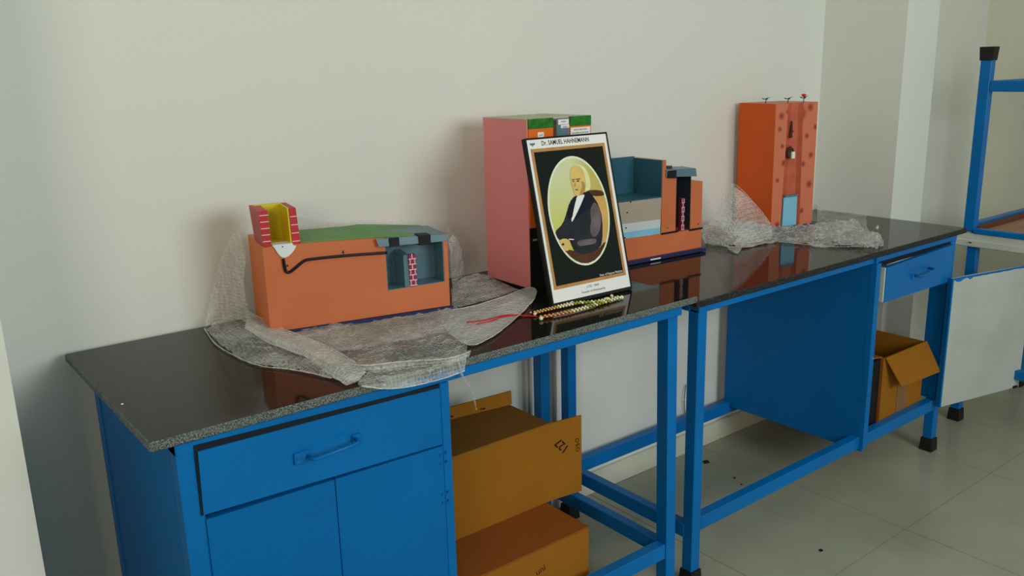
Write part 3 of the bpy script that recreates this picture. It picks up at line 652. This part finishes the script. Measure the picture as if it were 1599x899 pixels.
ptext('Founder of Homeopathy', .0085, .135, .0085, 'ink', 'lettering', .95, 0, .0002)
em = MB(); em.prism([(.008, .400), (.026, .400), (.024, .3955), (.018, .394), (.018, .3905), (.016, .3905), (.016, .394), (.010, .3955)], .0001, .0003, ax='z')
xf(em, PM).build('printed_emblem', 'bluegrey', PT)
MB().hexa([(.10, .134, .0), (.16, .134, .0), (.16, .140, .0), (.10, .140, .0), (.115, .098, .30), (.145, .098, .30), (.145, .104, .30), (.115, .104, .30)]).build('easel_strut', 'blackmatt', PT)

# ---------------- beaded thread bracelet with red ribbon ----------------
zt = .8835
GB = thing('beaded_thread', 'red ribboned thread of gold, green and ivory beads lying before the portrait', 'bead string', (1.0520,0.1210,0.8830))
s1 = chaikin([(0.9470,0.1530,0.8870), (0.9960,0.1540,0.8870), (1.0490,0.1530,0.8870), (1.0880,0.1490,0.8870), (1.1270,0.1210,0.8870), (1.1620,0.1220,0.8870)], 2, closed=False)
s2 = chaikin([(0.9330,0.1130,0.8870), (0.9830,0.1030,0.8870), (1.0440,0.1010,0.8870), (1.0980,0.1060,0.8870), (1.1640,0.1120,0.8870), (1.1940,0.1170,0.8870)], 2, closed=False)
MB().tube(s1, .0022, 6).build('cord', 'beadred', GB, GB); MB().tube(s2, .0022, 6).build('cord', 'beadred', GB, GB)
def along(p, n):
    L = [0]
    for a, b in zip(p, p[1:]): L.append(L[-1]+(Vector(b)-Vector(a)).length)
    out = []
    for k in range(n):
        t = L[-1]*k/(n-1); i = max(j for j in range(len(L)) if L[j] <= t+1e-9); i = min(i, len(p)-2)
        f = (t-L[i])/(L[i+1]-L[i]+1e-9); out.append(Vector(p[i]).lerp(Vector(p[i+1]), f))
    return out
for nm, m, sel in (('gold_beads', 'goldbead', 0), ('ivory_beads', 'pearl', 1), ('green_beads', 'beadgreen', 2)):
    mb = MB()
    for s_ in (s1, s2):
        for k, p in enumerate(along(s_, 24)):
            kind = 0 if k < 8 else (1 if k < 13 else (2 if k < 20 else 1))
            if kind == 2 and k % 3 == 0: kind = 1
            if kind == sel:
                for sd in (-1, 1): mb.ball((p.x+sd*.0012, p.y+sd*.0048, p.z+.0022), .0038)
    mb.build(nm, m, GB, GB)['kind'] = 'stuff'
for c, r in (((0.9260,0.1070,0.8880), .0056), ((0.9400,0.1470,0.8880), .0046), ((1.1990,0.1110,0.8890), .0058), ((1.1900,0.1380,0.8890), .005), ((0.9450,0.1680,0.8860), .003), ((1.0590,0.1630,0.8880), .004), ((1.0760,0.1640,0.8880), .004)):
    MB().ball(c, r).build('bead', 'pearl', GB, GB)
c = Vector((1.1600,0.1240,0.8870)); MB().box(c.x-.006, c.x+.006, c.y-.005, c.y+.005, .8835, .893, bev=.0015).build('square_bead', 'pearl', GB, GB)
rb1 = chaikin([(0.9360,0.1350,0.8850), (0.9150,0.1650,0.8860), (0.8770,0.1790,0.8920), (0.8260,0.1750,0.8920), (0.7890,0.1760,0.8930), (0.7690,0.1880,0.8930)], 2, closed=False)
rb2 = chaikin([(0.9370,0.1410,0.8850), (0.9070,0.1680,0.8870), (0.8590,0.1690,0.8930), (0.8200,0.1590,0.8920), (0.7770,0.1590,0.8930)], 2, closed=False)
MB().tube(rb1, .0042, 6, flat=.3).build('ribbon', 'ribbon', GB, GB); MB().tube(rb2, .0018, 6, flat=.5).build('ribbon', 'ribbon', GB, GB)

# ---------------- bubble wrap ----------------
def spl(a, b, c, d, t): return tuple(.5*((2*q)+(-p+r)*t+(2*p-5*q+4*r-s)*t*t+(-p+3*q-3*r+s)*t**3) for p, q, r, s in zip(a, b, c, d))
def line_(P, n):
    out = []; L = len(P)-1
    for k in range(n+1):
        t = k/n*L; i = min(int(t), L-1); f = t-i
        out.append(spl(P[max(i-1, 0)], P[i], P[i+1], P[min(i+2, L)], f))
    return out
def patch(rows, nu, nv, amp=.003, freq=14, seed=0, zmin=.8845):
    freq *= .62
    R_ = [line_(r, nu) for r in rows]; cols = [line_([R_[j][i] for j in range(len(rows))], nv) for i in range(nu+1)]
    v = []
    for j in range(nv+1):
        for i in range(nu+1):
            p = Vector(cols[i][j]); q = p*freq+Vector((seed*7.1, seed*3.3, 0))
            d = Vector((noise.noise(q)*.5, noise.noise(q+Vector((9, 4, 2)))*.6, noise.noise(q+Vector((3, 8, 5)))))
            r = 1-abs(noise.noise(q*1.7+Vector((1, 7, 3))))*2      # sharp crease ridges
            p = p+d*amp+Vector((0, 0, max(0, r-.72)*amp*3.2))
            if zmin and p.y > .0: p.z = max(p.z, zmin)
            if p.y > WY-.003: p.y = WY-.003
            v.append(p[:])
    f = [(j*(nu+1)+i, j*(nu+1)+i+1, (j+1)*(nu+1)+i+1, (j+1)*(nu+1)+i) for j in range(nv) for i in range(nu)]
    return MB().add(v, f, 0, True)
W1 = thing('bubble_wrap', 'torn bubble wrap spread under and around the long orange model', 'packaging', (.6, .25, .883))
# ground sheet, three strips from box foot out to the torn edge
patch([[(0.4240,0.6710,0.9000), (0.4020,0.4470,0.8970), (0.4510,0.3970,0.8920), (0.5400,0.3790,0.8900), (0.6490,0.3620,0.8890), (0.7480,0.3460,0.8890), (0.8410,0.3370,0.8910)],
       [(0.3500,0.6060,0.8950), (0.3390,0.4000,0.8940), (0.3740,0.2620,0.8930), (0.4520,0.2080,0.8930), (0.5560,0.2000,0.8940), (0.6460,0.1850,0.8930), (0.7550,0.1860,0.8930)],
       [(0.3140,0.5940,0.8890), (0.2910,0.3540,0.8890), (0.3320,0.2170,0.8900), (0.3800,0.0980,0.8920), (0.4710,0.0530,0.8930), (0.5660,0.0490,0.8910), (0.6830,0.0640,0.8910)],
       [(0.2960,0.5910,0.8860), (0.2750,0.3200,0.8860), (0.3210,0.1860,0.8860), (0.3630,0.0730,0.8860), (0.4210,-0.0130,0.8870), (0.5240,-0.0240,0.8870), (0.6200,-0.0170,0.8870)]],
      110, 44, .0065, 26, 1).build('ground_sheet', 'wrap', W1, W1)
patch([[(0.3810,0.3970,0.8990), (0.4850,0.3660,0.8950), (0.6370,0.3400,0.8930), (0.8090,0.3090,0.8930)], [(0.3650,0.3080,0.8880), (0.4380,0.2120,0.8880), (0.5640,0.1870,0.8880), (0.7270,0.1650,0.8880)]], 50, 14, .004, 30, 5).build('inner_layer', 'wrap2', W1, W1)
# part hanging over the front edge
patch([[(0.4010,0.0310,0.8890), (0.4790,-0.0060,0.8890), (0.5690,-0.0060,0.8890), (0.6390,0.0070,0.8890)],
       [(0.3810,-0.0060,0.8900), (0.4780,-0.0060,0.8770), (0.5680,-0.0060,0.8760), (0.6290,-0.0060,0.8770)],
       [(0.4000,-0.0080,0.8820), (0.4750,-0.0100,0.8630), (0.5730,-0.0100,0.8580), (0.6220,-0.0080,0.8590)]], 46, 14, .002, 26, 2, 0).build('hanging_edge', 'wrap', W1, W1)
# bright folded strip running down to the front
patch([[(0.3990,0.5730,0.9100), (0.4100,0.4060,0.9030), (0.4280,0.2500,0.9010), (0.4290,0.1210,0.8990), (0.4190,0.0340,0.8930)],
       [(0.3650,0.5030,0.9110), (0.3680,0.3500,0.9080), (0.3880,0.1960,0.9060), (0.3830,0.0740,0.9030), (0.3840,0.0090,0.8930)],
       [(0.3480,0.4700,0.9030), (0.3520,0.3430,0.8970), (0.3710,0.1930,0.8940), (0.3650,0.0900,0.8910), (0.3640,0.0130,0.8890)]], 60, 14, .003, 22, 3).build('folded_strip', 'wrap_thick', W1, W1)
# ridge along the front
patch([[(0.4050,0.2040,0.8890), (0.4400,0.1020,0.8930), (0.5160,0.0540,0.8930), (0.6020,0.0200,0.8900), (0.6630,0.0250,0.8890)],
       [(0.3970,0.1730,0.8930), (0.4210,0.0530,0.9020), (0.4940,0.0170,0.9020), (0.5800,-0.0140,0.8970), (0.6510,0.0090,0.8900)],
       [(0.3990,0.1480,0.8880), (0.4250,0.0490,0.8890), (0.4980,0.0130,0.8890), (0.5780,-0.0150,0.8880), (0.6400,-0.0020,0.8870)]], 50, 10, .002, 24, 8).build('front_ridge', 'wrap', W1, W1)
# right-hand flap toward the pink block
patch([[(0.8030,0.3040,0.8920), (0.8590,0.2850,0.8950), (0.9660,0.2930,0.9000), (1.0590,0.3130,0.9020), (1.0510,0.2720,0.8990)],
       [(0.7490,0.2410,0.8900), (0.7990,0.2020,0.8930), (0.8820,0.2110,0.8940), (0.9800,0.2460,0.8930), (1.0190,0.2420,0.8900)],
       [(0.7130,0.1990,0.8880), (0.7220,0.1320,0.8890), (0.8030,0.1450,0.8890), (0.9000,0.1840,0.8880), (0.9750,0.2140,0.8870)],
       [(0.6880,0.1160,0.8880), (0.6830,0.0580,0.8880), (0.7480,0.0710,0.8870), (0.8470,0.1280,0.8870), (0.9470,0.1920,0.8870)]], 60, 26, .002, 12, 4).build('right_flap', 'wrap_thick', W1, W1)
# domed fold behind
patch([[(0.8980,0.4420,0.9050), (0.9520,0.4550,0.9250), (1.0070,0.4430,0.9250), (1.0280,0.4060,0.9100), (1.0360,0.3560,0.9000)],
       [(0.8540,0.3730,0.8950), (0.9200,0.4020,0.9050), (0.9800,0.3940,0.9080), (1.0010,0.3520,0.9000), (1.0460,0.3350,0.8950)],
       [(0.8140,0.3190,0.8900), (0.8780,0.3250,0.8900), (0.9400,0.3270,0.8900), (1.0120,0.3390,0.8900), (1.0710,0.3390,0.8900)]], 40, 18, .003, 14, 6).build('domed_fold', 'wrap', W1, W1)
# film standing round the left end
patch([[(0.3930,0.5400,1.0530), (0.4000,0.5800,1.1040), (0.3880,0.6000,1.0970), (0.3710,0.6150,1.0600), (0.3530,0.6300,1.0140)],
       [(0.3760,0.5200,0.9980), (0.3700,0.5600,1.0070), (0.3620,0.6000,0.9940), (0.3470,0.6150,0.9780), (0.3300,0.6300,0.9470)],
       [(0.3770,0.5040,0.9050), (0.3650,0.5540,0.9000), (0.3510,0.6000,0.8930), (0.3300,0.6130,0.8880), (0.3000,0.5990,0.8860)]], 40, 40, .006, 18, 7).build('left_standing_film', 'wrap', W1, W1)
# film rising behind, seen over the green top
patch([[(0.5530,0.6150,1.1210), (0.6270,0.6200,1.1050), (0.7170,0.6200,1.0870), (0.8120,0.6200,1.0720), (0.8860,0.6100,1.0710), (0.9310,0.6000,1.0630)],
       [(0.5470,0.6100,1.0840), (0.6190,0.6100,1.0710), (0.7090,0.6100,1.0590), (0.8040,0.6100,1.0460), (0.8780,0.6000,1.0410), (0.9400,0.6000,1.0370)],
       [(.455, .615, .90), (.53, .615, .90), (.61, .615, .90), (.69, .60, .90), (.76, .57, .90), (.82, .56, .90)]], 50, 26, .004, 26, 9).build('back_film', 'wrap_thin', W1, W1)
# film at the right end
patch([[(0.9040,0.4600,1.0700), (0.9610,0.5000,1.0330), (1.0180,0.5400,1.0090), (1.0800,0.5800,0.9840)],
       [(0.8970,0.4400,0.9920), (0.9480,0.4800,0.9600), (1.0190,0.5400,0.9360), (1.0850,0.5800,0.9230)],
       [(0.9040,0.4450,0.9000), (0.9350,0.4610,0.8950), (0.9800,0.4830,0.8920), (1.0500,0.5190,0.8900)]], 24, 34, .005, 30, 10).build('right_standing_film', 'wrap_thin', W1, W1)
def hem(root, pts, rad=.0016, m='wrap_thick', seed=0):
    q = line_(pts, 60); q = [(a+noise.noise(Vector((a*60, b*60, seed)))*.0015, b+noise.noise(Vector((b*60, a*60, seed+4)))*.0015, c+.001) for a, b, c in q]
    MB().tube(q, [rad*(.7+.8*abs(noise.noise(Vector((x*90, y*90, 1))))) for x, y, z in q], 6).build('film_edge', m, root, root)
hem(W1, [(0.2950,0.5870,0.8860), (0.2720,0.4490,0.8860), (0.2740,0.3170,0.8860), (0.2900,0.2320,0.8860), (0.3200,0.1840,0.8860), (0.3450,0.1300,0.8860), (0.3620,0.0710,0.8860)])
hem(W1, [(0.3980,0.5690,0.9110), (0.4090,0.4030,0.9040), (0.4270,0.2470,0.9020), (0.4270,0.1180,0.9000), (0.4190,0.0340,0.8930)], .0014)
hem(W1, [(0.4080,0.1520,0.8930), (0.4220,0.0540,0.9030), (0.4950,0.0180,0.9030), (0.5800,-0.0130,0.8980), (0.6520,0.0100,0.8910)], .0015)
hem(W1, [(0.8040,0.2970,0.8930), (0.8570,0.2820,0.8960), (0.9640,0.2900,0.9010), (1.0560,0.3100,0.9030), (1.0440,0.2640,0.9000), (0.9580,0.1990,0.8900), (0.8410,0.1210,0.8880), (0.7430,0.0650,0.8880), (0.6810,0.0550,0.8880), (0.6950,0.1570,0.8890)], .0013)
hem(W1, [(0.3870,-0.0070,0.8860), (0.4330,-0.0100,0.8700), (0.4880,-0.0120,0.8610), (0.5720,-0.0110,0.8580), (0.6210,-0.0090,0.8610)], .002)
patch([[(0.9040,0.4500,1.0300), (0.9270,0.4600,1.0390), (0.9560,0.4800,1.0120), (0.9800,0.5000,0.9840)],
       [(0.8920,0.4300,0.9860), (0.9220,0.4500,0.9830), (0.9490,0.4700,0.9650), (0.9680,0.4800,0.9540)],
       [(0.9160,0.4630,0.9050), (0.9280,0.4590,0.9000), (0.9530,0.4710,0.8970), (0.9840,0.4930,0.8950)],
       [(0.8580,0.3730,0.8910), (0.8840,0.3880,0.8900), (0.9090,0.4000,0.8900), (0.9450,0.4210,0.8900)]], 24, 50, .007, 60, 21).build('crinkled_edge', 'wrap', W1, W1)
# thin shred hanging over the edge
MB().tube(chaikin([(0.6070,-0.0100,0.8830), (0.6140,-0.0120,0.8480), (0.6320,-0.0100,0.8260), (0.6430,-0.0080,0.7970), (0.6500,-0.0060,0.7660)], 2, closed=False), [.006*(1-k/20) + .0008 for k in range(20)], 6, flat=.4).build('torn_shred', 'wrap', W1, W1)

W2 = thing('bubble_wrap', 'crumpled bubble wrap around the foot of the tall bright orange model', 'packaging', (2.3, .35, .864))
ZB = .8655
patch([[(2.0960,0.5900,0.9000), (2.1890,0.5870,0.9050), (2.2440,0.5290,0.9050), (2.2850,0.4340,0.8950), (2.3620,0.3940,0.8900), (2.5100,0.3580,0.8850), (2.6240,0.2980,0.8850)],
       [(2.0030,0.5170,0.8850), (2.0280,0.4500,0.8950), (2.1020,0.4080,0.8950), (2.2060,0.3770,0.8850), (2.2930,0.3460,0.8820), (2.3680,0.2680,0.8820), (2.4440,0.1680,0.8850)],
       [(1.9750,0.4890,0.8680), (1.9750,0.3960,0.8700), (2.0110,0.3370,0.8690), (2.1370,0.3270,0.8700), (2.1740,0.2640,0.8690), (2.2000,0.1610,0.8690), (2.2960,0.0800,0.8690)]],
      110, 44, .011, 30, 11, ZB).build('ground_sheet', 'wrap2', W2, W2)
patch([[(2.0990,0.4750,1.0590), (2.1000,0.4700,1.0580), (2.1010,0.4650,1.0540)],
       [(2.0630,0.5000,0.9650), (2.0730,0.4300,0.9830), (2.1670,0.4150,0.9800)],
       [(2.0140,0.5000,0.9220), (2.0450,0.4000,0.9230), (2.2070,0.3850,0.9160)],
       [(2.0280,0.5210,0.8720), (2.0190,0.3780,0.8750), (2.1730,0.3510,0.8750)]], 40, 40, .005, 18, 12, ZB).build('peaked_fold', 'wrap', W2, W2)
patch([[(1.9760,0.3970,0.8720), (1.9850,0.3570,0.8720), (2.0080,0.3490,0.8720)], [(1.9320,0.3420,0.8690), (1.9170,0.2990,0.8670), (1.9870,0.3380,0.8680)]], 12, 10, .001, 20, 13, ZB).build('corner_tab', 'wrap2', W2, W2)
patch([[(2.8270,0.6000,0.9010), (2.9440,0.6000,0.8550), (3.0240,0.5900,0.8630), (3.0660,0.5800,0.8710), (3.0930,0.5600,0.8250)],
       [(2.7530,0.5500,0.8650), (2.8330,0.5300,0.8440), (2.8790,0.5000,0.8370), (2.9510,0.5000,0.8330), (2.9940,0.4800,0.8030)],
       [(2.4630,0.3700,0.8800), (2.4340,0.2840,0.8850), (2.4480,0.2370,0.8800), (2.4560,0.1930,0.8800), (2.5180,0.1960,0.8760)],
       [(2.3000,0.2730,0.8680), (2.2570,0.1730,0.8700), (2.2550,0.1140,0.8700), (2.2840,0.0850,0.8700), (2.3910,0.1080,0.8690)]], 70, 56, .010, 30, 14, ZB).build('right_rise', 'wrap2', W2, W2)
patch([[(2.3790,0.1650,0.8850), (2.4410,0.1660,0.8900), (2.4480,0.1400,0.8880), (2.4800,0.1310,0.8760)],
       [(2.2850,0.1090,0.8750), (2.2970,0.0830,0.8900), (2.3420,0.0720,0.8850), (2.3970,0.0700,0.8690)],
       [(2.2790,0.1040,0.8680), (2.2580,0.0590,0.8690), (2.2710,0.0310,0.8690), (2.3400,0.0430,0.8680)]], 30, 18, .008, 50, 15, ZB).build('crumpled_end', 'wrap2', W2, W2)
MB().tube([(2.3690,0.0820,0.8800), (2.6220,0.2200,0.8450), (2.6370,0.2300,0.8630), (2.6440,0.2300,0.8740)], [.006, .004, .007, .003], 8).build('twisted_tip', 'wrap_thick', W2, W2)

hem(W2, [(1.9710,0.4850,0.8690), (1.9710,0.3930,0.8710), (2.0070,0.3340,0.8700), (2.1320,0.3240,0.8710), (2.1700,0.2620,0.8700), (2.1960,0.1580,0.8700), (2.2750,0.0790,0.8700), (2.3310,0.0380,0.8700)], .0013, 'wrap', 3)
hem(W2, [(2.0140,0.5000,0.9220), (2.0630,0.5000,0.9650), (2.0990,0.4750,1.0590), (2.1670,0.4150,0.9800), (2.2070,0.3850,0.9160)], .0012, 'wrap_thick', 5)

# ---------------- little things ----------------
p = (0.0140,0.2120,0.8830)
tag(MB().ball((p[0], p[1], .8845), .0028, 0, .6).build('paint_fleck', 'paper'), 'tiny white fleck on the black granite near its left front corner', 'fleck')
wr = MB().tube(chaikin([(2.0820,0.6380,0.2840), (2.0700,0.6330,0.2490), (2.0680,0.6330,0.2060), (2.0820,0.6380,0.1660)], 2, closed=False), .0016, 6)
tag(wr.build('loose_wire', 'ink'), 'short thin wire hanging on the wall behind the far desk leg', 'wire')
